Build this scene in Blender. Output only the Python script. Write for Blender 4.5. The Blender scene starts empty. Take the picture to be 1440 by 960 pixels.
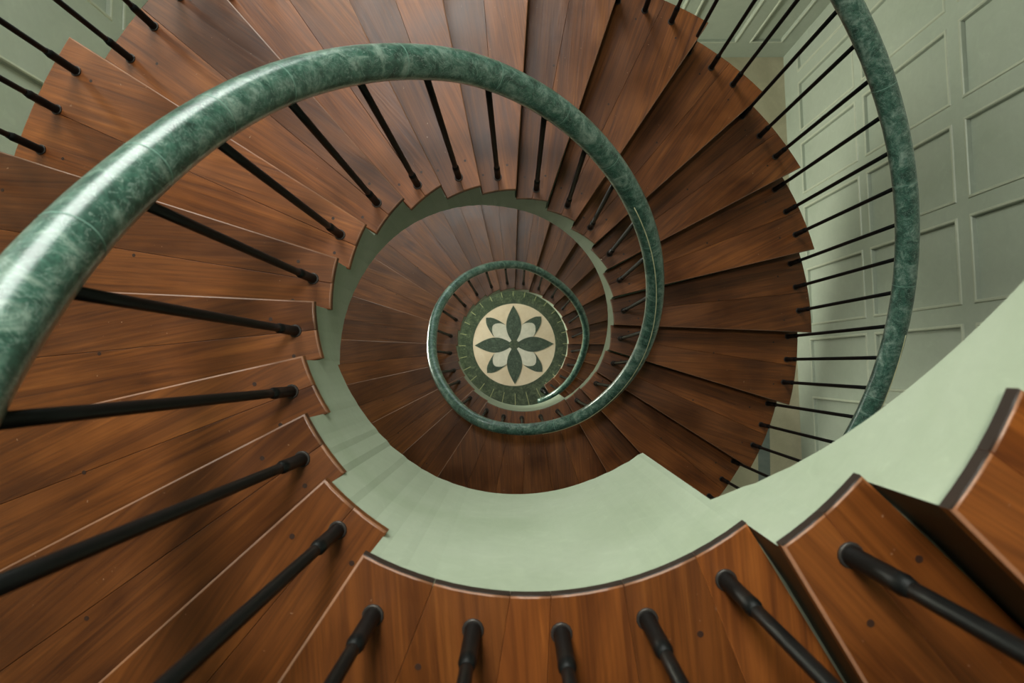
import bpy, math, random
from mathutils import Vector, Matrix
random.seed(7)
rad, deg, PI = math.radians, math.degrees, math.pi
sc = bpy.context.scene
COL = sc.collection

# ---------------------------------------------------------------- constants
H = 0.17                       # riser height
D0 = 1.0139                    # eye height above the near landing
FLOOR_D = D0 + 42 * H          # eye height above the ground floor
A0, PSI = rad(117.3355), rad(14.85338)
DG = rad(4.04)                 # treads are swept a little at the outside
TT = 0.021                     # tread thickness

# front / back inner corners of the treads (plan radius, plan angle clockwise)
FT = {-2: (0.5989, 39.46), -1: (0.5863, 53.52), 0: (0.6056, 117.54), 1: (0.5989, 132.04), 2: (0.6018, 146.82),
      3: (0.6036, 161.18), 4: (0.6035, 176.66), 5: (0.6008, 191.6), 6: (0.6065, 206.35), 7: (0.6038, 222.49),
      8: (0.6045, 237.38), 9: (0.5851, 252.47), 10: (0.5925, 267.58), 11: (0.5986, 282.57), 12: (0.5965, 297.91),
      13: (0.6003, 312.25), 14: (0.6005, 326.23), 15: (0.5913, 340.72), 16: (0.5885, 356.31), 17: (0.5929, 371.12),
      18: (0.582, 386.38), 19: (0.5771, 401.47)}
BT = {-1: (0.5932, 38.97), 0: (0.6052, 52.99), 1: (0.6129, 116.8), 2: (0.6187, 131.62), 3: (0.6068, 145.94),
      4: (0.6092, 160.95), 5: (0.6083, 175.9), 6: (0.6097, 190.63), 7: (0.612, 206.44), 8: (0.607, 222.26),
      9: (0.5967, 237.17), 10: (0.5984, 252.33), 11: (0.5977, 267.57), 12: (0.6006, 282.81), 13: (0.5949, 297.34),
      14: (0.6026, 311.88), 15: (0.5971, 326.02), 16: (0.5983, 340.85), 17: (0.5944, 355.47), 18: (0.5939, 371.12),
      19: (0.5964, 385.7), 20: (0.582, 400.86), 21: (0.5840, 414.05)}
GT = {12: 1.854, 13: 1.847, 14: 1.8537, 15: 1.828, 16: 1.8206, 17: 1.8126, 18: 1.8034}
INNER_FEET = [(-1, 0.655, 47.5), (0, 0.664, 60.4), (0, 0.671, 73.0), (0, 0.668, 85.4), (0, 0.667, 98.1), (0, 0.689, 112.3),
              (1, 0.659, 124.5), (2, 0.665, 139.6), (3, 0.662, 154.4), (4, 0.665, 169.5), (5, 0.666, 184.6), (6, 0.672, 200.1),
              (7, 0.67, 215.5), (8, 0.661, 230.3), (9, 0.654, 245.3), (10, 0.658, 260.4), (11, 0.647, 276.5), (12, 0.653, 291.5),
              (13, 0.653, 305.4), (14, 0.659, 320.4), (15, 0.661, 333.7), (16, 0.659, 349.1), (17, 0.655, 363.7),
              (18, 0.665, 377.8), (19, 0.639, 392.6), (20, 0.632, 408.5), (21, 0.636, 423.0), (21, 0.627, 435.4),
              (21, 0.619, 448.7), (21, 0.62, 461.6), (21, 0.617, 474.5), (22, 0.618, 489.7), (23, 0.614, 504.9)]
RAIL_R = [(40, .65), (169, .65), (189, .652), (201, .662), (217, .675), (244, .683), (256, .687), (270, .676), (282, .666),
          (300, .653), (315, .647), (343, .642), (360, .641), (410, .627), (438, .606), (458, .608), (481, .626),
          (500, .63), (518, .645), (535, .653), (567, .683), (587, .70), (616, .705), (632, .711), (660, .702),
          (690, .73), (705, .735), (740, .70), (790, .69)]


def interp(tab, x):
    if x <= tab[0][0]: return tab[0][1]
    if x >= tab[-1][0]: return tab[-1][1]
    for (a, b), (c, d) in zip(tab, tab[1:]):
        if a <= x <= c:
            t = (x - a) / (c - a); t = t * t * (3 - 2 * t) if (c - a) > 30 else t
            return b + (d - b) * t


def front_ang(k):
    """unwound plan angle (rad) of the front edge of step k, step 0 and 21 are landings"""
    if k in FT: return rad(FT[k][1])
    if k < 0: return A0 + (21 + k) * PSI - 2 * PI
    if k <= 20: return A0 + k * PSI
    return front_ang_reg(k - 21) + 2 * PI


def front_ang_reg(k):
    return A0 + k * PSI if k >= 0 else A0 + (21 + k) * PSI - 2 * PI


def r_low(phi):
    return 0.588 + 0.033 * math.cos(phi - rad(315))


def r_in(phi):
    """inner radius of the treads at an unwound angle"""
    d = deg(phi)
    if d > 405: return r_low(phi) + (R_END - r_low(rad(405))) * max(0, 1 - (d - 405) / 30)
    return sum(lin_tab(d + o) * w for o, w in ((-16, 1), (-11, 2), (-6, 3), (0, 4), (6, 3), (11, 2), (16, 1))) / 16


R_TAB = sorted([(v[1], v[0]) for v in FT.values()] + [(v[1], v[0]) for v in BT.values()])


def lin_tab(d):
    if d <= R_TAB[0][0]: return .597
    if d >= R_TAB[-1][0]: return R_TAB[-1][1]
    for (a, b), (c, e) in zip(R_TAB, R_TAB[1:]):
        if a <= d <= c: return b if c == a else b + (e - b) * (d - a) / (c - a)


R_END = .5832


def kof(phi):
    """continuous step number of the nosing line at an unwound angle"""
    x = (phi - A0) / (2 * PI); n = math.floor(x); ph = (x - n) * 2 * PI
    return 21 * n + (ph / PSI if ph < 20 * PSI else 20 + (ph - 20 * PSI) / (2 * PI - 20 * PSI))


def z_step(k): return FLOOR_D - (D0 + k * H)


def r_out(k):
    if k in GT: return GT[k]
    return 1.848 if k < 15 else 1.805


def pt(r, phi, z=0.0): return Vector((r * math.cos(phi), -r * math.sin(phi), z))


# ---------------------------------------------------------------- materials
def new_mat(name):
    m = bpy.data.materials.new(name); m.use_nodes = True
    nt = m.node_tree; nt.nodes.clear()
    o = nt.nodes.new('ShaderNodeOutputMaterial'); b = nt.nodes.new('ShaderNodeBsdfPrincipled')
    nt.links.new(b.outputs[0], o.inputs[0])
    return m, nt, b


def N(nt, t, **kw):
    n = nt.nodes.new(t)
    for k, v in kw.items():
        if k in n.inputs.keys() if hasattr(n.inputs, 'keys') else False: n.inputs[k].default_value = v
        else: setattr(n, k, v)
    return n


def ramp(nt, stops, interp_='LINEAR'):
    r = nt.nodes.new('ShaderNodeValToRGB'); cr = r.color_ramp; cr.interpolation = interp_
    while len(cr.elements) < len(stops): cr.elements.new(0.5)
    for e, (p, c) in zip(cr.elements, stops):
        e.position = p; e.color = (c[0], c[1], c[2], 1)
    return r


def noise(nt, vec, scale, detail=4, rough=.55, dist=0.0):
    n = nt.nodes.new('ShaderNodeTexNoise')
    n.inputs['Scale'].default_value = scale; n.inputs['Detail'].default_value = detail
    n.inputs['Roughness'].default_value = rough; n.inputs['Distortion'].default_value = dist
    if vec is not None: nt.links.new(vec, n.inputs['Vector'])
    return n


def mix(nt, fac, a, b, mode='MIX'):
    m = nt.nodes.new('ShaderNodeMix'); m.data_type = 'RGBA'; m.blend_type = mode
    for s, v in ((m.inputs[0], fac), (m.inputs[6], a), (m.inputs[7], b)):
        if isinstance(v, bpy.types.NodeSocket): nt.links.new(v, s)
        elif isinstance(v, (int, float)): s.default_value = v
        else: s.default_value = (v[0], v[1], v[2], 1)
    return m.outputs[2]


def wood_mat(name, tone=1.0, pale_rim=False):
    m, nt, b = new_mat(name)
    tc = nt.nodes.new('ShaderNodeTexCoord'); at = nt.nodes.new('ShaderNodeAttribute'); at.attribute_name = 'board'
    oi = nt.nodes.new('ShaderNodeObjectInfo')
    off = nt.nodes.new('ShaderNodeVectorMath'); off.operation = 'MULTIPLY_ADD'
    cx = nt.nodes.new('ShaderNodeCombineXYZ')
    add = nt.nodes.new('ShaderNodeMath'); add.operation = 'MULTIPLY_ADD'
    nt.links.new(oi.outputs['Random'], add.inputs[0]); add.inputs[1].default_value = 3.7; nt.links.new(at.outputs['Fac'], add.inputs[2])
    for i in range(3): nt.links.new(add.outputs[0], cx.inputs[i])
    nt.links.new(cx.outputs[0], off.inputs[0]); off.inputs[1].default_value = (7, 13, 5); nt.links.new(tc.outputs['Object'], off.inputs[2])
    mp = nt.nodes.new('ShaderNodeMapping'); mp.inputs['Scale'].default_value = (1.1, 16, 16)
    nt.links.new(off.outputs[0], mp.inputs[0])
    g1 = noise(nt, mp.outputs[0], 1.6, 6, .62, .9)
    mp2 = nt.nodes.new('ShaderNodeMapping'); mp2.inputs['Scale'].default_value = (2.5, 110, 90)
    nt.links.new(off.outputs[0], mp2.inputs[0])
    g2 = noise(nt, mp2.outputs[0], 1.2, 3, .6, .2)
    big = noise(nt, off.outputs[0], 2.6, 3, .5, .4)
    r1 = ramp(nt, [(.25, (.090 * tone, .026 * tone, .0060 * tone)), (.45, (.190 * tone, .060 * tone, .0115 * tone)),
                   (.58, (.245 * tone, .079 * tone, .0145 * tone)), (.8, (.35 * tone, .125 * tone, .025 * tone))])
    nt.links.new(g1.outputs[0], r1.inputs[0])
    r2 = ramp(nt, [(.3, (.72, .70, .70)), (.6, (1.08, 1.08, 1.08))]); nt.links.new(g2.outputs[0], r2.inputs[0])
    c = mix(nt, 1.0, r1.outputs[0], r2.outputs[0], 'MULTIPLY')
    r3 = ramp(nt, [(.3, (.55, .50, .48)), (.5, (.95, .93, .92)), (.7, (1.2, 1.22, 1.24))]); nt.links.new(big.outputs[0], r3.inputs[0])
    c = mix(nt, 1.0, c, r3.outputs[0], 'MULTIPLY')
    # board tone
    rb = ramp(nt, [(0, (.66, .64, .66)), (.5, (.95, .94, .92)), (1, (1.22, 1.16, 1.08))])
    wn = nt.nodes.new('ShaderNodeTexWhiteNoise'); wn.noise_dimensions = '1D'; nt.links.new(add.outputs[0], wn.inputs['W'])
    nt.links.new(wn.outputs['Value'], rb.inputs[0])
    c = mix(nt, 1.0, c, rb.outputs[0], 'MULTIPLY')
    # specks / scratches
    sp = noise(nt, off.outputs[0], 70, 2, .5); rs = ramp(nt, [(.75, (0, 0, 0)), (.79, (.8, .8, .8))]); nt.links.new(sp.outputs[0], rs.inputs[0])
    c = mix(nt, rs.outputs[0], c, (.34, .20, .12))
    if pale_rim: c = mix(nt, .26, c, (.50, .30, .20))
    nt.links.new(c, b.inputs['Base Color'])
    rr = ramp(nt, [(.3, (.30, .30, .30)), (.7, (.46, .46, .46))]); nt.links.new(big.outputs[0], rr.inputs[0])
    nt.links.new(rr.outputs[0], b.inputs['Roughness'])
    b.inputs['Specular IOR Level'].default_value = .5
    bp = nt.nodes.new('ShaderNodeBump'); bp.inputs['Strength'].default_value = .22; bp.inputs['Distance'].default_value = .004
    nt.links.new(g1.outputs[0], bp.inputs['Height']); nt.links.new(bp.outputs[0], b.inputs['Normal'])
    return m


def marble_mat(name, dark, mid, light, vein, scale=9, rough=.22, coat=.3):
    m, nt, b = new_mat(name)
    tc = nt.nodes.new('ShaderNodeTexCoord')
    n1 = noise(nt, tc.outputs['Object'], scale, 8, .68, 1.2)
    n2 = noise(nt, tc.outputs['Object'], scale * 4.5, 6, .7, .6)
    r1 = ramp(nt, [(.3, dark), (.5, mid), (.68, light)]); nt.links.new(n1.outputs[0], r1.inputs[0])
    r2 = ramp(nt, [(.35, (.55, .6, .58)), (.65, (1.3, 1.25, 1.25))]); nt.links.new(n2.outputs[0], r2.inputs[0])
    c = mix(nt, 1.0, r1.outputs[0], r2.outputs[0], 'MULTIPLY')
    n3 = noise(nt, tc.outputs['Object'], scale * 1.7, 5, .6, 2.2)
    rv = ramp(nt, [(.485, (0, 0, 0)), (.5, (.75, .75, .75)), (.515, (0, 0, 0))]); nt.links.new(n3.outputs[0], rv.inputs[0])
    c = mix(nt, rv.outputs[0], c, vein)
    nt.links.new(c, b.inputs['Base Color'])
    b.inputs['Roughness'].default_value = rough
    b.inputs['Coat Weight'].default_value = coat; b.inputs['Coat Roughness'].default_value = .25
    return m


def paint_mat(name, c0, c1, rough=.5, scale=1.6, bump=.05):
    m, nt, b = new_mat(name)
    tc = nt.nodes.new('ShaderNodeTexCoord')
    n1 = noise(nt, tc.outputs['Object'], scale, 6, .6, .6)
    r = ramp(nt, [(.32, c0), (.66, c1)]); nt.links.new(n1.outputs[0], r.inputs[0])
    n2 = noise(nt, tc.outputs['Object'], scale * 9, 4, .6, 1.5)
    r2 = ramp(nt, [(.3, (.95, .95, .95)), (.62, (1.0, 1.0, 1.0)), (.75, (1.07, 1.07, 1.07))]); nt.links.new(n2.outputs[0], r2.inputs[0])
    nt.links.new(mix(nt, 1.0, r.outputs[0], r2.outputs[0], 'MULTIPLY'), b.inputs['Base Color'])
    b.inputs['Roughness'].default_value = rough
    bp = nt.nodes.new('ShaderNodeBump'); bp.inputs['Strength'].default_value = bump; bp.inputs['Distance'].default_value = .01
    nt.links.new(n2.outputs[0], bp.inputs['Height']); nt.links.new(bp.outputs[0], b.inputs['Normal'])
    return m


def flat_mat(name, c, rough=.5, metal=0.0, spec=.5):
    m, nt, b = new_mat(name)
    tc = nt.nodes.new('ShaderNodeTexCoord'); n1 = noise(nt, tc.outputs['Object'], 25, 3)
    r = ramp(nt, [(.3, tuple(x * .8 for x in c)), (.7, tuple(min(1, x * 1.2) for x in c))]); nt.links.new(n1.outputs[0], r.inputs[0])
    nt.links.new(r.outputs[0], b.inputs['Base Color'])
    b.inputs['Roughness'].default_value = rough; b.inputs['Metallic'].default_value = metal; b.inputs['Specular IOR Level'].default_value = spec
    return m


WOOD = wood_mat('teak_boards', .82)
PALE_EDGE = wood_mat('pale_board_edge', .82, pale_rim=True)  # paler copy of the board wood for bevelled edges
PLUG = flat_mat('dark_wood_plug', (.035, .014, .007), .5)
PLASTER = paint_mat('sage_plaster', (.345, .415, .295), (.415, .48, .365), .42, 2.2, .08)
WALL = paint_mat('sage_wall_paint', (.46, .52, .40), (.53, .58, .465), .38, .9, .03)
DWALL = paint_mat('dark_green_wall_paint', (.035, .05, .035), (.05, .065, .045), .5, .9, .03)  # unseen south wall, coloured dark to cut bounced light
BEAD = paint_mat('pale_moulding', (.56, .60, .45), (.64, .67, .52), .35, .9, .0)  # raised panel beads, paler than the flat wall
CEIL = paint_mat('ceiling_boards', (.12, .075, .045), (.16, .10, .06), .6)  # ceiling out of view, kept dark brown so it bounces less light
IRON = flat_mat('black_iron', (.004, .0045, .0045), .45, .0, .22)
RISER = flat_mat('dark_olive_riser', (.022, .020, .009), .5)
ENDG = flat_mat('dark_tread_end', (.022, .012, .008), .5)
BRASS = flat_mat('dull_metal_ring', (.06, .055, .05), .4, .6)
RAIL = marble_mat('green_marble_rail', (.006, .030, .021), (.045, .125, .092), (.24, .34, .28), (.28, .38, .33), 14, .3, 1.0)
SEAM = flat_mat('marble_joint', (.62, .62, .38), .5)
JOINT = flat_mat('pale_rail_joint', (.16, .30, .24), .4)
DMARBLE = marble_mat('dark_green_marble', (.010, .022, .016), (.03, .055, .036), (.08, .12, .08), (.16, .2, .12), 16, .4, .0)
RMARBLE = marble_mat('ring_green_marble', (.012, .024, .012), (.035, .055, .028), (.11, .14, .075), (.2, .22, .12), 10, .4, .0)
CREAM = paint_mat('cream_marble', (.74, .57, .40), (.84, .68, .51), .45, 5, .0)
GREY = paint_mat('pale_grey_marble', (.56, .53, .42), (.68, .63, .52), .25, 12, .0)
YELLOW = flat_mat('pale_inlay_line', (.42, .42, .2), .4)
FLOORM = paint_mat('cream_floor_stone', (.56, .50, .33), (.68, .61, .42), .3, 3, .0)
STRIP = paint_mat('grey_floor_stone', (.20, .24, .21), (.27, .30, .27), .3, 6, .0)
WHITE = flat_mat('white_window_paint', (.7, .72, .68), .4)
GLASS = bpy.data.materials.new('window_glass'); GLASS.use_nodes = True; nt_ = GLASS.node_tree; nt_.nodes.clear()
o_ = nt_.nodes.new('ShaderNodeOutputMaterial'); m_ = nt_.nodes.new('ShaderNodeMixShader'); t_ = nt_.nodes.new('ShaderNodeBsdfTransparent')
g_ = nt_.nodes.new('ShaderNodeBsdfGlossy'); g_.inputs['Roughness'].default_value = .02; m_.inputs[0].default_value = .06
t_.inputs[0].default_value = (.97, 1, .98, 1)
nt_.links.new(t_.outputs[0], m_.inputs[1]); nt_.links.new(g_.outputs[0], m_.inputs[2]); nt_.links.new(m_.outputs[0], o_.inputs[0])


# ---------------------------------------------------------------- mesh helpers
class MB:
    def __init__(s): s.v = []; s.f = []; s.m = []; s.b = []; s.sm = []
    def vert(s, p): s.v.append(tuple(p)); return len(s.v) - 1
    def face(s, idx, mat=0, board=0.0, smooth=False): s.f.append(tuple(idx)); s.m.append(mat); s.b.append(board); s.sm.append(smooth)
    def ring(s, pts): return [s.vert(p) for p in pts]
    def bridge(s, a, b, mat=0, board=0.0, smooth=False, closed=True, mats=None):
        n = len(a)
        for i in range(n if closed else n - 1):
            j = (i + 1) % n
            s.face((a[i], a[j], b[j], b[i]), mats[i] if mats else mat, board, smooth)
    def tube(s, path, radii, n=12, mat=0, caps=True, up=Vector((0, 0, 1)), smooth=True):
        prev = None; first = None
        for i, p in enumerate(path):
            t = (path[min(i + 1, len(path) - 1)] - path[max(i - 1, 0)]).normalized()
            u = up if abs(t.dot(up)) < .95 else Vector((1, 0, 0))
            a = t.cross(u).normalized(); b = a.cross(t).normalized()
            r = radii[i] if isinstance(radii, (list, tuple)) else radii
            rg = s.ring([p + (a * math.cos(2 * PI * q / n) + b * math.sin(2 * PI * q / n)) * r for q in range(n)])
            if prev: s.bridge(prev, rg, mat, smooth=smooth)
            else: first = rg
            prev = rg
        if caps: s.face(list(reversed(first)), mat); s.face(prev, mat)
    def box(s, x0, x1, y0, y1, z0, z1, mat=0):
        a = s.ring([(x0, y0, z0), (x1, y0, z0), (x1, y1, z0), (x0, y1, z0)])
        b = s.ring([(x0, y0, z1), (x1, y0, z1), (x1, y1, z1), (x0, y1, z1)])
        s.bridge(a, b, mat); s.face(a[::-1], mat); s.face(b, mat)
    def build(s, name, mats, parent=None, loc=(0, 0, 0), rot=0.0, attr=False):
        me = bpy.data.meshes.new(name); me.from_pydata(s.v, [], s.f)
        for mt in (mats if isinstance(mats, (list, tuple)) else [mats]): me.materials.append(mt)
        me.polygons.foreach_set('material_index', s.m); me.polygons.foreach_set('use_smooth', s.sm)
        if attr:
            a = me.attributes.new('board', 'FLOAT', 'FACE'); a.data.foreach_set('value', s.b)
        me.update()
        import bmesh
        bm = bmesh.new(); bm.from_mesh(me); bmesh.ops.recalc_face_normals(bm, faces=bm.faces); bm.to_mesh(me); bm.free()
        o = bpy.data.objects.new(name, me); COL.objects.link(o)
        o.location = loc; o.rotation_euler = (0, 0, rot)
        if parent: o.parent = parent
        return o


def tag(o, label=None, cat=None, group=None, kind=None):
    if label: o['label'] = label
    if cat: o['category'] = cat
    if group: o['group'] = group
    if kind: o['kind'] = kind
    return o


def empty(name, loc=(0, 0, 0)):
    e = bpy.data.objects.new(name, None); COL.objects.link(e); e.location = loc; e.empty_display_size = .1
    return e


def offset_poly(P, d):
    """move every edge i inwards by d[i]"""
    n = len(P); out = []
    if not isinstance(d, (list, tuple)): d = [d] * n
    area = sum(P[i][0] * P[(i + 1) % n][1] - P[(i + 1) % n][0] * P[i][1] for i in range(n))
    sg = 1 if area > 0 else -1
    for i in range(n):
        a, p, c = Vector(P[i - 1]), Vector(P[i]), Vector(P[(i + 1) % n])
        e1 = (p - a).normalized(); e2 = (c - p).normalized()
        n1 = Vector((-e1.y, e1.x)) * sg; n2 = Vector((-e2.y, e2.x)) * sg
        d1, d2 = d[i - 1], d[i]; det = n1.x * n2.y - n1.y * n2.x
        if abs(det) < .15: out.append(tuple(p + (n1 + n2).normalized() * (d1 + d2) / 2)); continue
        out.append((p.x + (d1 * n2.y - d2 * n1.y) / det, p.y + (n1.x * d2 - n2.x * d1) / det))
    return out


def slab(mb, P, top, th, bev, board, roles):
    """board with rounded upper edges; roles per edge: 'worn' paler bevel, 'end' darker inner end, 'join' hairline joint"""
    r0 = mb.ring([(x, y, top - th) for x, y in P])
    r1 = mb.ring([(x, y, top - bev) for x, y in P])
    bl = [bev * (.22 if roles.get(i) == 'join' else 1) for i in range(len(P))]
    Q = offset_poly(P, [x * .3 for x in bl]); r2 = mb.ring([(x, y, top - bev * .3) for x, y in Q])
    Q = offset_poly(P, bl); r3 = mb.ring([(x, y, top) for x, y in Q])
    n = len(P)
    mb.face(r0[::-1], 0, board)
    mb.bridge(r0, r1, 0, board, mats=[3 if 'end' in roles.get(i, '') else 0 for i in range(n)])
    ms = [1 if 'pale_rim' in roles.get(i, '') else 0 for i in range(n)]
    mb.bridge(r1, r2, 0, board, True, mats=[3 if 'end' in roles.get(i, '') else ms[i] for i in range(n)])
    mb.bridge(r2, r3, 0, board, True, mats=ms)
    mb.face(r3, 0, board)


def rot2(p, a):
    c, s = math.cos(a), math.sin(a); return (p[0] * c - p[1] * s, p[0] * s + p[1] * c)


def arc_pts(r0, a0, r1, a1, n):
    out = []
    for i in range(n + 1):
        t = i / n; out.append(((r0 + (r1 - r0) * t), a0 + (a1 - a0) * t))
    return out


def make_step(k, parent, name='tread', cuts=(0.5,), mid_skew=None):
    """one tread or landing deck, made of radial boards"""
    fr, fa = FT.get(k, (None, None))
    af = rad(fa) if fa is not None else front_ang(k)
    rf = fr if fr is not None else r_in(af)
    if k in BT: rb, ab = BT[k][0], rad(BT[k][1])
    else: ab = front_ang(k - 1) - .007; rb = r_in(ab)
    Rf, Rb = r_out(k), r_out(k)
    amid = (af + ab) / 2
    edges = [0.0] + list(cuts) + [1.0]                      # 0 = back, 1 = front
    mb = MB(); rot = -amid
    ga = ab + DG - .02 / 1.8 if k not in (0, 21) else ab + DG
    gb = af + DG
    for i in range(len(edges) - 1):
        t0, t1 = edges[i], edges[i + 1]
        ia0, ia1 = ab + (af - ab) * t0, ab + (af - ab) * t1
        oa0, oa1 = ga + (gb - ga) * t0, ga + (gb - ga) * t1
        if 0 < t0 < 1: oa0 += (.35 - .5) * 0
        ri0, ri1 = rb + (rf - rb) * t0, rb + (rf - rb) * t1
        g = .0003
        if t0 > 0: ia0 += g / ri0; oa0 += g / Rf
        if t1 < 1: ia1 -= g / ri1; oa1 -= g / Rf
        nin = max(3, int((ia1 - ia0) / rad(2.5)))
        inner = arc_pts(ri0, ia0, ri1, ia1, nin)
        outer = arc_pts(Rf, oa1, Rf, oa0, nin)
        P = [(r * math.cos(a), -r * math.sin(a)) for r, a in inner + outer]
        P = [rot2(p, amid) for p in P]
        roles = {i: 'pale_rim' + (' end' if k <= 0 or k == 21 else '') for i in range(nin)}
        if t1 == 1: roles[nin] = 'pale_rim'                     # nosing
        else: roles[nin] = 'join'
        if t0 > 0: roles[len(P) - 1] = 'join'
        slab(mb, P, 0, TT, .0045, random.random() * 4, roles)
    # dark plugs over the fixing screws
    for t, rr_ in ((.2, .70), (.80, .72), (.25, Rf - .16), (.8, Rf - .15), (.5, 1.25)):
        tt = t + random.uniform(-.06, .06); aa = ab + (af - ab) * tt + DG * (rr_ - .6) / 1.2; rr = rr_ + random.uniform(-.03, .03)
        x, y = rot2((rr * math.cos(aa), -rr * math.sin(aa)), amid)
        rg = [(x + .0055 * math.cos(q * PI / 5), y + .0055 * math.sin(q * PI / 5)) for q in range(10)]
        a = mb.ring([(u, v, -.002) for u, v in rg]); b = mb.ring([(u, v, .0008) for u, v in rg]); mb.bridge(a, b, 2); mb.face(b, 2)
    return mb.build(name, [WOOD, PALE_EDGE, PLUG, ENDG], parent, (0, 0, z_step(k)), rot, attr=True)


BEAM0, BEAM1 = rad(53.0), rad(159.5)


def bottom_inner(phi):
    """underside of the inner string: follows the pitch, level and deep at each landing"""
    x = phi - BEAM0; n = math.floor(x / (2 * PI)); ph = x - n * 2 * PI
    if ph <= BEAM1 - BEAM0: return z_step(21 * (n + 0)) - .845
    return z_step(kof(phi)) - .385


def bottom_outer(phi): return z_step(kof(phi)) - .33


def body(ks, r0f, r1f, botf, zmin=None, a_start=None, a_end=None):
    """solid under steps ks with a stepped top; radius r0f..r1f"""
    mb = MB(); cols = []                                    # (phi, top)
    for k in ks:
        a = (front_ang(k - 1) - .010); b = (front_ang(k) - .010)
        n = max(4, int((b - a) / rad(1.6)))
        seq = [a + (b - a) * i / n for i in range(n + 1)]
        for e in (BEAM0, BEAM1, BEAM0 + 2 * PI, BEAM1 + 2 * PI):
            if a < e < b: seq += [e - 1e-4, e + 1e-4]
        for s_ in sorted(seq): cols.append((s_, z_step(k) - TT, k))
    prev = None; pk = None
    for ph, top, k in cols:
        bt = botf(ph)
        if zmin is not None: bt = max(bt, zmin)
        bt = min(bt, top - .02)
        r0 = r0f(ph); r1 = r1f(k)
        sk = DG * (r1 - .6) / 1.22; sk0 = DG * (r0 - .6) / 1.22
        q = mb.ring([pt(r0, ph + sk0, top), pt(r1, ph + sk, top), pt(r1, ph + sk, bt), pt(r0, ph + sk0, bt)])
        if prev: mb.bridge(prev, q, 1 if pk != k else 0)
        else: mb.face(q, 0)
        prev = q; pk = k
    mb.face(prev[::-1], 1)
    return mb


def flight(name, ks, label, cat, group=None, landing=False, cuts=None):
    root = empty(name, pt(1.2, (front_ang(ks[0] - 1) + front_ang(ks[-1])) / 2, z_step(ks[-1])))
    root_loc = root.location.copy()
    tag(root, label, cat, group)
    for k in ks:
        o = make_step(k, root, 'landing_deck' if landing else 'tread', cuts or (.5,))
        o.location -= root_loc
    zmin = 0.0 if ks[-1] > 30 else None
    sw = lambda ph: r_in(ph) + .014
    sw2 = lambda ph: r_in(ph) + .134
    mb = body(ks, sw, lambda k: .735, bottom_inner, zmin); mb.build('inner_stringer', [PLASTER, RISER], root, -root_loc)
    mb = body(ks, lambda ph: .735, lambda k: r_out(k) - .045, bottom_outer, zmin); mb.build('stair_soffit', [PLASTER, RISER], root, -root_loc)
    return root


flight('stair_flight', list(range(-20, 0)), 'nearest brown wooden winder steps with pale green stringer, at the lower right corner', 'stairs', 'spiral stair flights')
flight('stair_landing', [0], 'curved wooden landing nearest the viewer, with deep pale green edge beam round the stairwell', 'landing', 'spiral stair landings', True,
       cuts=(.15, .34, .52, .62, .81))
flight('stair_flight', list(range(1, 21)), 'large middle flight of brown wooden winder steps curling around the stairwell from the near landing', 'stairs', 'spiral stair flights')
flight('stair_landing', [21], 'distant small curved wooden landing just below the green medallion ring, one storey down', 'landing', 'spiral stair landings', True,
       cuts=(.17, .33, .50, .66, .83))
flight('stair_flight', list(range(22, 42)), 'lowest dark flight of wooden winder steps spiralling around the floor medallion', 'stairs', 'spiral stair flights')

# ---------------------------------------------------------------- balustrades
def rail_z(phi, Hh):
    # smoothed nosing line plus rail height
    s = 0
    for i in range(-3, 4): s += kof(phi + rad(5) * i)
    return z_step(s / 7) + Hh


def rail_rad(phi): return .0455 - .009 * min(1, max(0, (deg(phi) - 320) / 90))


def baluster(parent, ploc, foot, top, r=.0105):
    mb = MB(); d = top - foot
    ax = [foot + Vector((0, 0, .003)) if False else foot] + [foot + d * t for t in (.2, .5, .8, 1.0)]
    L = d.length
    e = MB(); e.tube([p - ploc for p in ax], r, 10); rod = e.build('baluster', IRON, parent)
    c = MB(); u = d.normalized()
    hs = [0, .012, .014, .105, .118, .122, .136]; rs = [.0146, .0146, .0136, .0138, .0142, .0126, .0107]
    c.tube([foot + u * h_ - ploc for h_ in hs], rs, 12); c.build('collar', IRON, rod)
    g = MB(); g.tube([foot + Vector((0, 0, z_)) - ploc for z_ in (.0, .003, .005)], [.0185, .0185, .017], 14); g.build('foot_ring', BRASS, rod)
    return rod


inner = empty('balustrade', pt(.65, rad(90), z_step(0)))
tag(inner, 'inner green marble handrail on black iron balusters coiling around the central stairwell', 'railing')
il = inner.location.copy()
phis = [rad(-20) + rad(3) * i for i in range(int((790 + 20) / 3) + 1)]
path = [pt(interp(RAIL_R, deg(p_)), p_, rail_z(p_, .86)) for p_ in phis]
zz = [p_.z for p_ in path]
for _ in range(3):
    zz = [zz[0]] + [(zz[i - 1] + zz[i] * 2 + zz[i + 1]) / 4 for i in range(1, len(zz) - 1)] + [zz[-1]]
    rr_ = [math.hypot(p_.x, p_.y) for p_ in path]
    rr_ = [rr_[0]] + [(rr_[i - 1] + rr_[i] * 2 + rr_[i + 1]) / 4 for i in range(1, len(rr_) - 1)] + [rr_[-1]]
    path = [pt(rr_[i], phis[i], zz[i]) for i in range(len(path))]
m_ = MB(); m_.tube([p_ - il for p_ in path], [rail_rad(p_) for p_ in phis], 28)
hr = m_.build('handrail', RAIL, inner)


def rail_at(phi, pth, phs):
    t = (phi - phs[0]) / (phs[1] - phs[0]); i = max(0, min(len(pth) - 2, int(t))); return pth[i].lerp(pth[i + 1], t - i)


def joint(parent, off, pth, phs, phi, r):
    a = rail_at(phi - rad(.5), pth, phs); b = rail_at(phi + rad(.5), pth, phs); c = (a + b) / 2; u = (b - a).normalized()
    j = MB(); j.tube([c - u * .0014 - off, c + u * .0014 - off], r + .0006, 28, caps=False); j.build('rail_joint', JOINT, parent)


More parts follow.
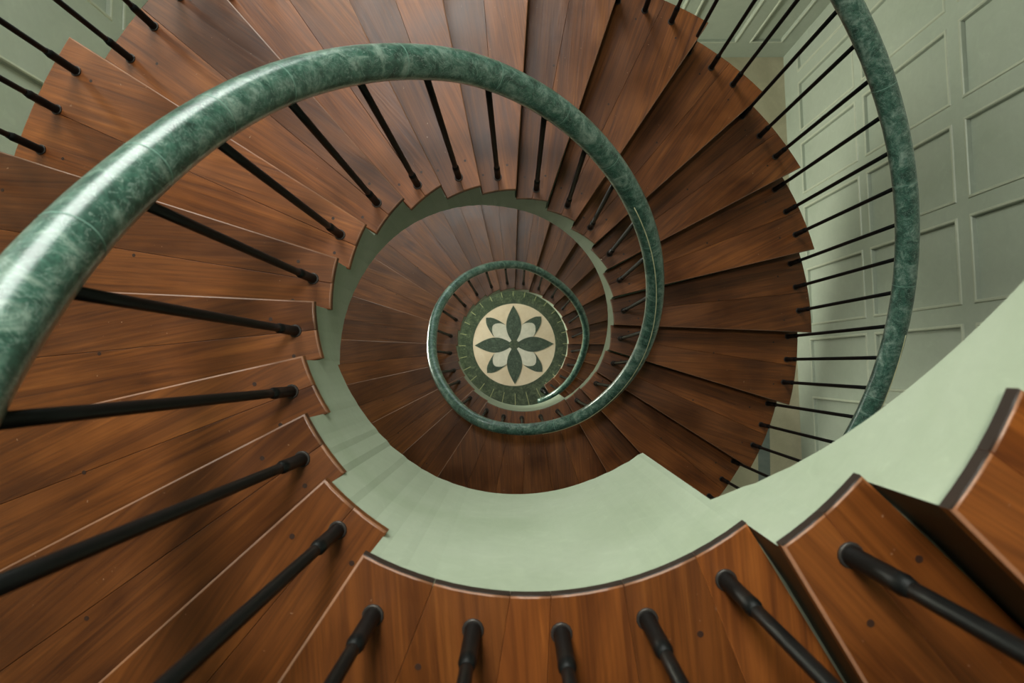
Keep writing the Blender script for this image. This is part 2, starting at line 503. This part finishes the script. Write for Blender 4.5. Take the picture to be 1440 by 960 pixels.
for d_ in (176, 189.5, 203, 216, 240, 262, 281, 300, 330, 362, 395, 430, 465, 500, 535, 570, 605, 640, 675, 710, 745):
    joint(hr, il, path, phis, rad(d_), rail_rad(rad(d_)))


def seam(parent, off, pth, phs, rf, a0, a1, c0, c1, rr=.0024):
    """thin pale line of filler running along the rail; c = angle round the rail, 0 = outer side, 90 = top, 180 = inner"""
    P = []; n = 60
    for i in range(n + 1):
        t = i / n; ph = rad(a0 + (a1 - a0) * t); p_ = rail_at(ph, pth, phs)
        c = rad(c0 + (c1 - c0) * t); tg = (rail_at(ph + .02, pth, phs) - rail_at(ph - .02, pth, phs)).normalized()
        out = pt(1, ph); out = (out - tg * out.dot(tg)).normalized(); up = out.cross(tg).normalized()
        if up.z < 0: up = -up
        P.append(p_ + (out * math.cos(c) + up * math.sin(c)) * (rf(ph) - .0005) - off)
    s_ = MB(); s_.tube(P, rr, 8); s_.build('rail_seam', SEAM, parent)


seam(hr, il, path, phis, rail_rad, 315, 438, 132, 12)
seam(hr, il, path, phis, rail_rad, 640, 745, 185, 195, .002)

feet = list(INNER_FEET)
for k in range(24, 42):
    ph = front_ang_reg(k - 21) + 2 * PI - .45 * PSI; feet.append((k, r_in(ph) + .06, deg(ph)))
for k, r_, a_ in feet:
    ph = rad(a_); f_ = pt(r_, ph, z_step(k)); t_ = rail_at(ph, path, phis) - Vector((0, 0, .02))
    if k >= 24:
        t_ = Vector((f_.x * .3 + t_.x * .7, f_.y * .3 + t_.y * .7, t_.z))
    baluster(inner, il, f_, t_)
# newel at the foot of the stair
nw = MB(); nb = pt(r_in(rad(780)) + .06, rad(779), 0) - il; pz = rail_at(rad(779), path, phis).z
hs = [0, .03, .034, .12, .14, .16, 1.0]; rs = [.036, .036, .024, .024, .030, .018, .018]
pz2 = rail_at(rad(779), path, phis)
nw.tube([nb + Vector((0, 0, h_ * (pz2.z) if h_ == 1.0 else h_)) for h_ in hs], rs, 16); nw.build('newel_post', IRON, inner)

outer = empty('balustrade', pt(1.77, rad(0), z_step(16)))
tag(outer, 'outer green marble handrail on closely set black balusters at the wall side of the stair', 'railing')
ol = outer.location.copy()
ophis = [rad(60) + rad(3) * i for i in range(int((470 - 60) / 3) + 1)]
opath = [pt(1.765, p_, rail_z(p_ - DG, .945)) for p_ in ophis]
OR = .0475
m_ = MB(); m_.tube([p_ - ol for p_ in opath], OR, 28); ohr = m_.build('handrail', RAIL, outer)
for d_ in (120, 160, 200, 240, 280, 310, 328, 341, 355, 372, 400, 430): joint(ohr, ol, opath, ophis, rad(d_), OR)
seam(ohr, ol, opath, ophis, lambda p_: OR, 362, 400, 60, 10, .003)
for k in range(2, 23):
    if k in (0, 21): fr_ = [.3, .8, 1.3, 1.8, 2.3, 2.8]
    else: fr_ = (.60, .27, -.06)
    for q in fr_:
        ph = front_ang_reg(k) - q * PSI if k < 21 else front_ang_reg(k - 21) + 2 * PI - q * PSI
        if ph > rad(465): continue
        rr = 1.762 if k < 15 else 1.745
        f_ = pt(rr, ph, z_step(k)); t_ = rail_at(ph, opath, ophis) - Vector((0, 0, .02)); baluster(outer, ol, f_, t_, .0095)

# ---------------------------------------------------------------- ground floor and medallion
XE, XW_, YN, YS, ZC = 3.79, -3.5, 4.07, -4.2, 12.0
fl = MB(); fl.box(XW_ - .3, XE + .4, YS - .3, YN + .4, -.2, 0)
tag(fl.build('floor', FLOORM), 'cream stone ground floor at the bottom of the stairwell', kind='structure')
fs = MB(); fs.box(3.24, 3.40, YS + .3, -.75, 0, .003, 0); fs.box(-3.1, 3.24, YS + .3, -3.6, 0, .003)
tag(fs.build('floor_border', STRIP), 'grey-green stone border strip let into the cream floor', kind='structure')

MC = Vector((-.062, .0706, 0.0))
med = empty('floor_medallion', MC)
tag(med, 'round inlaid marble floor medallion with green four-petal flower on cream disc', 'floor inlay')
RC = .564


def extr(poly, z0, z1, name, mat, parent):
    mb = MB(); a = mb.ring([(x, y, z0) for x, y in poly]); b = mb.ring([(x, y, z1) for x, y in poly])
    mb.bridge(a, b); mb.face(b); return mb.build(name, mat, parent)


def annulus(r0, r1, z0, z1, name, mat, parent, n=96, a0=0, a1=2 * PI):
    mb = MB(); full = abs(a1 - a0 - 2 * PI) < 1e-6; prev = None; first = None
    for i in range(n if full else n + 1):
        a = a0 + (a1 - a0) * i / n; c, s = math.cos(a), math.sin(a)
        q = mb.ring([(r0 * c, r0 * s, z0), (r1 * c, r1 * s, z0), (r1 * c, r1 * s, z1), (r0 * c, r0 * s, z1)])
        if prev: mb.bridge(prev, q)
        else: first = q
        prev = q
    if full: mb.bridge(prev, first)
    else: mb.face(first); mb.face(prev)
    return mb.build(name, mat, parent)


extr([(RC * math.cos(i * PI / 48), RC * math.sin(i * PI / 48)) for i in range(96)], 0, .004, 'cream_disc', CREAM, med)
ring = annulus(RC, .885, 0, .005, 'green_ring', RMARBLE, med)
annulus(.585, .589, .005, .0056, 'inlay_line', DMARBLE, ring)
for i in range(28):                                        # pale joints between the ring stones
    a = i * 2 * PI / 28 + .02
    mb = MB(); c, s = math.cos(a), math.sin(a); w = .0035
    P = [(.665 * c - w * s, .665 * s + w * c), (.665 * c + w * s, .665 * s - w * c), (.88 * c + w * s, .88 * s - w * c), (.88 * c - w * s, .88 * s + w * c)]
    extr(P, .005, .0058, 'pale_joint', YELLOW, ring)
TH = rad(1.2)                                              # the pattern sits very slightly turned


def petal(L0, L1, W, ang, name, mat):
    pts = []
    n = 20
    for i in range(n + 1):
        t = i / n; pts.append((L0 + (L1 - L0) * t, W * math.sin(PI * (t * .93 + .07) ** .92) if t < 1 else 0))
    low = [(x, -y) for x, y in reversed(pts[:-1])]
    P = [rot2(p_, ang) for p_ in pts + low]
    return extr(P, .004, .0062, name, mat, med)


for q in range(4): petal(.045, .54, .104, q * PI / 2 + TH, 'petal', DMARBLE)
for q in range(4):
    an = PI / 4 + q * PI / 2 + TH
    # pale rounded lobe
    up = [(.07, .02), (.13, .06), (.18, .088), (.23, .104), (.276, .107), (.305, .101), (.335, .084), (.362, .058), (.385, .028)]
    P = [(.05, 0)] + up + [(.392, 0)] + [(x, -y) for x, y in reversed(up)]
    extr([rot2(p_, an) for p_ in P], .004, .0055, 'pale_lobe', GREY, med)
    # dark leaf hugging the lobe: point outwards, two horns
    half = [(.49, .046), (.455, .067), (.41, .084), (.36, .098), (.31, .108), (.262, .115), (.30, .102), (.335, .084), (.362, .058), (.385, .028)]
    P = [(.535, 0)] + half + [(.392, 0)] + [(x, -y) for x, y in reversed(half)]
    extr([rot2(p_, an) for p_ in P], .0042, .0064, 'leaf', DMARBLE, med)
extr([(.068 * math.cos(i * PI / 16), .068 * math.sin(i * PI / 16)) for i in range(32)], .004, .007, 'centre_disc', RMARBLE, med)


# ---------------------------------------------------------------- room shell
def panel_wall(name, us, vs, place, label, holes=(), mat=None):
    """us/vs: list of (start, end, is_panel) intervals; place(u, v, d) -> world point, d towards the room"""
    mb = MB()
    def quad(a, b, c, d): mb.face(mb.ring([a, b, c, d]))
    for (u0, u1, pu) in us:
        for (v0, v1, pv) in vs:
            if any(h[0] - .001 <= u0 and u1 <= h[1] + .001 and h[2] - .001 <= v0 and v1 <= h[3] + .001 for h in holes): continue
            if pu and pv:
                prev = None
                for ins, dep in ((0, 0), (.006, .010), (.022, .012), (.030, .004), (.034, -.028)):
                    q = mb.ring([place(u0 + ins, v0 + ins, dep), place(u1 - ins, v0 + ins, dep), place(u1 - ins, v1 - ins, dep), place(u0 + ins, v1 - ins, dep)])
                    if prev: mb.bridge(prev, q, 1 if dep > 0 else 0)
                    prev = q
                mb.face(prev)
            else: quad(place(u0, v0, 0), place(u1, v0, 0), place(u1, v1, 0), place(u0, v1, 0))
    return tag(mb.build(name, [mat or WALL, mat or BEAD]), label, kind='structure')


def intervals(lo, hi, panels):
    out = []; c = lo
    for a, b in sorted(panels):
        if a < lo or b > hi: continue
        if a > c + 1e-6: out.append((c, a, False))
        out.append((a, b, True)); c = b
    if c < hi: out.append((c, hi, False))
    return out


rows = [(.38, 1.65)] + [(1.78 + 1.405 * i, 3.05 + 1.405 * i) for i in range(7)]
cols_e = [(-3.92, -3.24), (-3.09, -2.40), (-2.26, -1.55), (-1.40, -.61), (-.48, .14), (.30, 1.05), (1.18, 1.87), (2.03, 2.71), (2.86, 3.52), (3.66, 3.93)]
RV = intervals(0, ZC, rows)
panel_wall('wall_east', intervals(YS, YN, cols_e), RV,
           lambda u, v, d: Vector((XE - .0268 * u - d, u, v)), 'sage green panelled wall on the right beyond the outer handrail')
cols_w = [(-3.92, -3.24), (-3.09, -2.40), (-2.26, -1.55), (-1.40, -.61), (-.48, .14), (.30, 1.05), (1.18, 1.87), (2.73, 3.44)]
def split(iv, cuts_):
    out = []
    for a, b, p_ in iv:
        cs = [a] + [c for c in cuts_ if a < c < b] + [b]
        for i in range(len(cs) - 1): out.append((cs[i], cs[i + 1], p_ and len(cs) == 2))
    return out


panel_wall('wall_west', intervals(YS, YN, cols_w), split(RV, [.2, 1.7, 6.2, 9.6]), lambda u, v, d: Vector((XW_ + d, u, v)),
           'sage green panelled wall seen past the balusters at the upper left', holes=[(.30, 1.87, .2, 1.7), (2.73, 3.44, 6.2, 9.6)])
cols_n = [(-3.3, -2.75), (.4, 1.1), (1.25, 2.0), (2.15, 2.89), (3.06, 3.50)]
WX0, WX1, WZ0, WZ1, WY0, WY1 = -2.5, .1, 5.7, 11.4, 2.1, 3.5
nu = [c for c in intervals(XW_, XE + .02, cols_n)]
# panelled side bays and a plain middle bay with the two unseen windows
panel_wall('wall_north', [c for c in nu if c[1] <= -2.75 + 1e-6] + [(-2.75, WX0, False)], RV, lambda u, v, d: Vector((u, YN - d, v)), 'sage green panelled wall left of the unseen windows')
panel_wall('wall_north', [(WX0, WX1, False)], split([(0, ZC, False)], [WY0, WY1, WZ0, WZ1]), lambda u, v, d: Vector((u, YN - d, v)), 'plain green wall bay that holds two wide unseen windows',
           holes=[(WX0, WX1, WZ0, WZ1), (WX0, WX1, WY0, WY1)])
panel_wall('wall_north', [(WX1, .4, False)] + [c for c in nu if c[0] >= .4 - 1e-6], RV, lambda u, v, d: Vector((u, YN - d, v)), 'cream-lit green panelled wall at the top, right of the treads')
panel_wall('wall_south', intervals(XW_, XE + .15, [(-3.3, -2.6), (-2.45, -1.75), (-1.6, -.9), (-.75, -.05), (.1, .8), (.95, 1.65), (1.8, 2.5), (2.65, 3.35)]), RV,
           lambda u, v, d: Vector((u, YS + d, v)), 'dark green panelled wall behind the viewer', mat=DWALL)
cl = MB(); cl.box(XW_ - .2, XE + .4, YS - .2, YN + .2, ZC, ZC + .2)
tag(cl.build('ceiling', CEIL), 'dark boarded ceiling high above the stairwell', kind='structure')


def window(name, label, x0, x1, z0, z1, place, nm, nb):
    """place(u, d, v) -> world point; d = depth outwards"""
    def bx(u0, u1, d0, d1, v0, v1, nm_, mt, par=None):
        m = MB(); m.box(u0, u1, d0, d1, v0, v1); m.v = [tuple(place(*q)) for q in m.v]; return m.build(nm_, mt, par)
    w = MB(); t = .07
    w.box(x0, x1, -.03, .12, z0, z0 + t); w.box(x0, x1, -.03, .12, z1 - t, z1)
    w.box(x0, x0 + t, -.03, .12, z0 + t, z1 - t); w.box(x1 - t, x1, -.03, .12, z0 + t, z1 - t)
    w.v = [tuple(place(*q)) for q in w.v]
    wn = tag(w.build(name, WHITE), label, kind='structure')
    for j in range(1, nm):
        x = x0 + (x1 - x0) * j / nm; bx(x - .02, x + .02, .02, .07, z0 + t, z1 - t, 'mullion', WHITE, wn)
    for j in range(1, nb):
        z = z0 + (z1 - z0) * j / nb; bx(x0 + t, x1 - t, .03, .06, z - .015, z + .015, 'glazing_bar', WHITE, wn)
    bx(x0 + t, x1 - t, .042, .048, z0 + t, z1 - t, 'pane', GLASS, wn)


window('unseen_window_1', 'unseen tall white framed window assumed high in the far wall', WX0, WX1, WZ0, WZ1, lambda u, d, v: (u, YN + d, v), 4, 3)  # assumed window out of view, source of the north daylight
window('added_window_2', 'added low white framed window, unseen, in the left wall near the floor', .30, 1.87, .2, 1.7, lambda u, d, v: (XW_ - d, u, v), 2, 2)  # added out of view to light the floor and lower walls
window('added_window_4', 'added narrow white framed window, unseen, high in the left wall', 2.73, 3.44, 6.2, 9.6, lambda u, d, v: (XW_ - d, u, v), 1, 4)  # added out of view to brighten the right wall
window('added_window_3', 'added wide white framed window, unseen, low in the far wall', WX0, WX1, WY0, WY1, lambda u, d, v: (u, YN + d, v), 4, 3)  # added out of view for a highlight on the lower rail

# ---------------------------------------------------------------- light
w = bpy.data.worlds.new('sky'); sc.world = w; w.use_nodes = True
bg = w.node_tree.nodes['Background']; bg.inputs[0].default_value = (.80, .92, 1.0, 1); bg.inputs[1].default_value = .35


def area(name, loc, target, sx, sy, power, color):
    l = bpy.data.lights.new(name, 'AREA'); l.shape = 'RECTANGLE'; l.size = sx; l.size_y = sy; l.energy = power; l.color = color
    o = bpy.data.objects.new(name, l); COL.objects.link(o); o.location = loc
    o.rotation_euler = (Vector(target) - Vector(loc)).to_track_quat('-Z', 'Z').to_euler(); return o


area('daylight_north', ((WX0 + WX1) / 2, YN + .4, 8.8), ((WX0 + WX1) / 2, 0, 6.8), 2.6, 5.4, 400, (1.0, .99, .95))  # area light standing for daylight through the unseen tall window
area('fill_north_low', ((WX0 + WX1) / 2, YN + .4, 2.8), ((WX0 + WX1) / 2, 0, 1.9), 2.6, 1.3, 16, (.90, .98, 1.0))  # added weak fill behind the low far window
LX, LY, LZ = -.22, .30, 9.2
pl = bpy.data.lights.new('fill_bulb', 'POINT'); pl.energy = 130; pl.color = (1.0, .93, .82); pl.shadow_soft_size = .14  # added light out of view, brightens the near landing and steps
po = bpy.data.objects.new('fill_bulb', pl); COL.objects.link(po); po.location = (LX, LY, LZ)
fill_lamp = empty('fill_pendant', (LX, LY, ZC)); tag(fill_lamp, 'added unseen dish pendant high in the stairwell, brightening the near steps', 'fill_lamp')
m = MB(); m.tube([Vector((0, 0, 0)), Vector((0, 0, -.03)), Vector((0, 0, -.035))], [.06, .06, .03], 20); m.build('ceiling_rose', IRON, fill_lamp)  # rose, cord and shade dress the added light
m = MB(); m.tube([Vector((0, 0, -.03)), Vector((0, 0, LZ + .38 - ZC))], .005, 8); m.build('cord', IRON, fill_lamp)
m = MB(); zb = LZ - ZC
m.tube([Vector((0, 0, zb + .40)), Vector((0, 0, zb + .37)), Vector((0, 0, zb + .30)), Vector((0, 0, zb + .24)), Vector((0, 0, zb + .20))], [.02, .04, .13, .22, .26], 32, caps=False)
m.build('lamp_shade', IRON, fill_lamp)
area('fill_west', (XW_ - .3, 3.08, 7.9), (3.8, 2.6, 4.0), .75, 3.3, 380, (.98, 1.0, .95))  # added fill aimed across the room at the right wall
area('fill_low', (XW_ - .3, 1.08, 1.0), (0, .9, .5), 1.6, 1.5, 400, (1.0, .97, .88))  # added fill for the floor and medallion

# ---------------------------------------------------------------- camera
cd = bpy.data.cameras.new('camera'); cam = bpy.data.objects.new('camera', cd); COL.objects.link(cam)
cd.sensor_width = 36; cd.lens = 838.35 / 1440 * 36; cd.clip_start = .02; cd.clip_end = 100
tx, ty = -.0411, -.0087
R = (Matrix.Rotation(ty, 3, 'Y') @ Matrix.Rotation(tx, 3, 'X')).transposed()
M = R.to_4x4(); M.translation = Vector((-.0203, -.2209, FLOOR_D)); cam.matrix_world = M
cd.dof.use_dof = True; cd.dof.focus_distance = 2.7; cd.dof.aperture_fstop = 4.5
sc.camera = cam
sc.view_settings.view_transform = 'Standard'; sc.view_settings.look = 'None'; sc.view_settings.gamma = 1
sc.view_settings.use_curve_mapping = False
sc.view_settings.exposure = 0.0
sc.cycles.max_bounces = 8; sc.cycles.diffuse_bounces = 1; sc.cycles.glossy_bounces = 4; sc.cycles.transparent_max_bounces = 8
sc.cycles.use_denoising = True
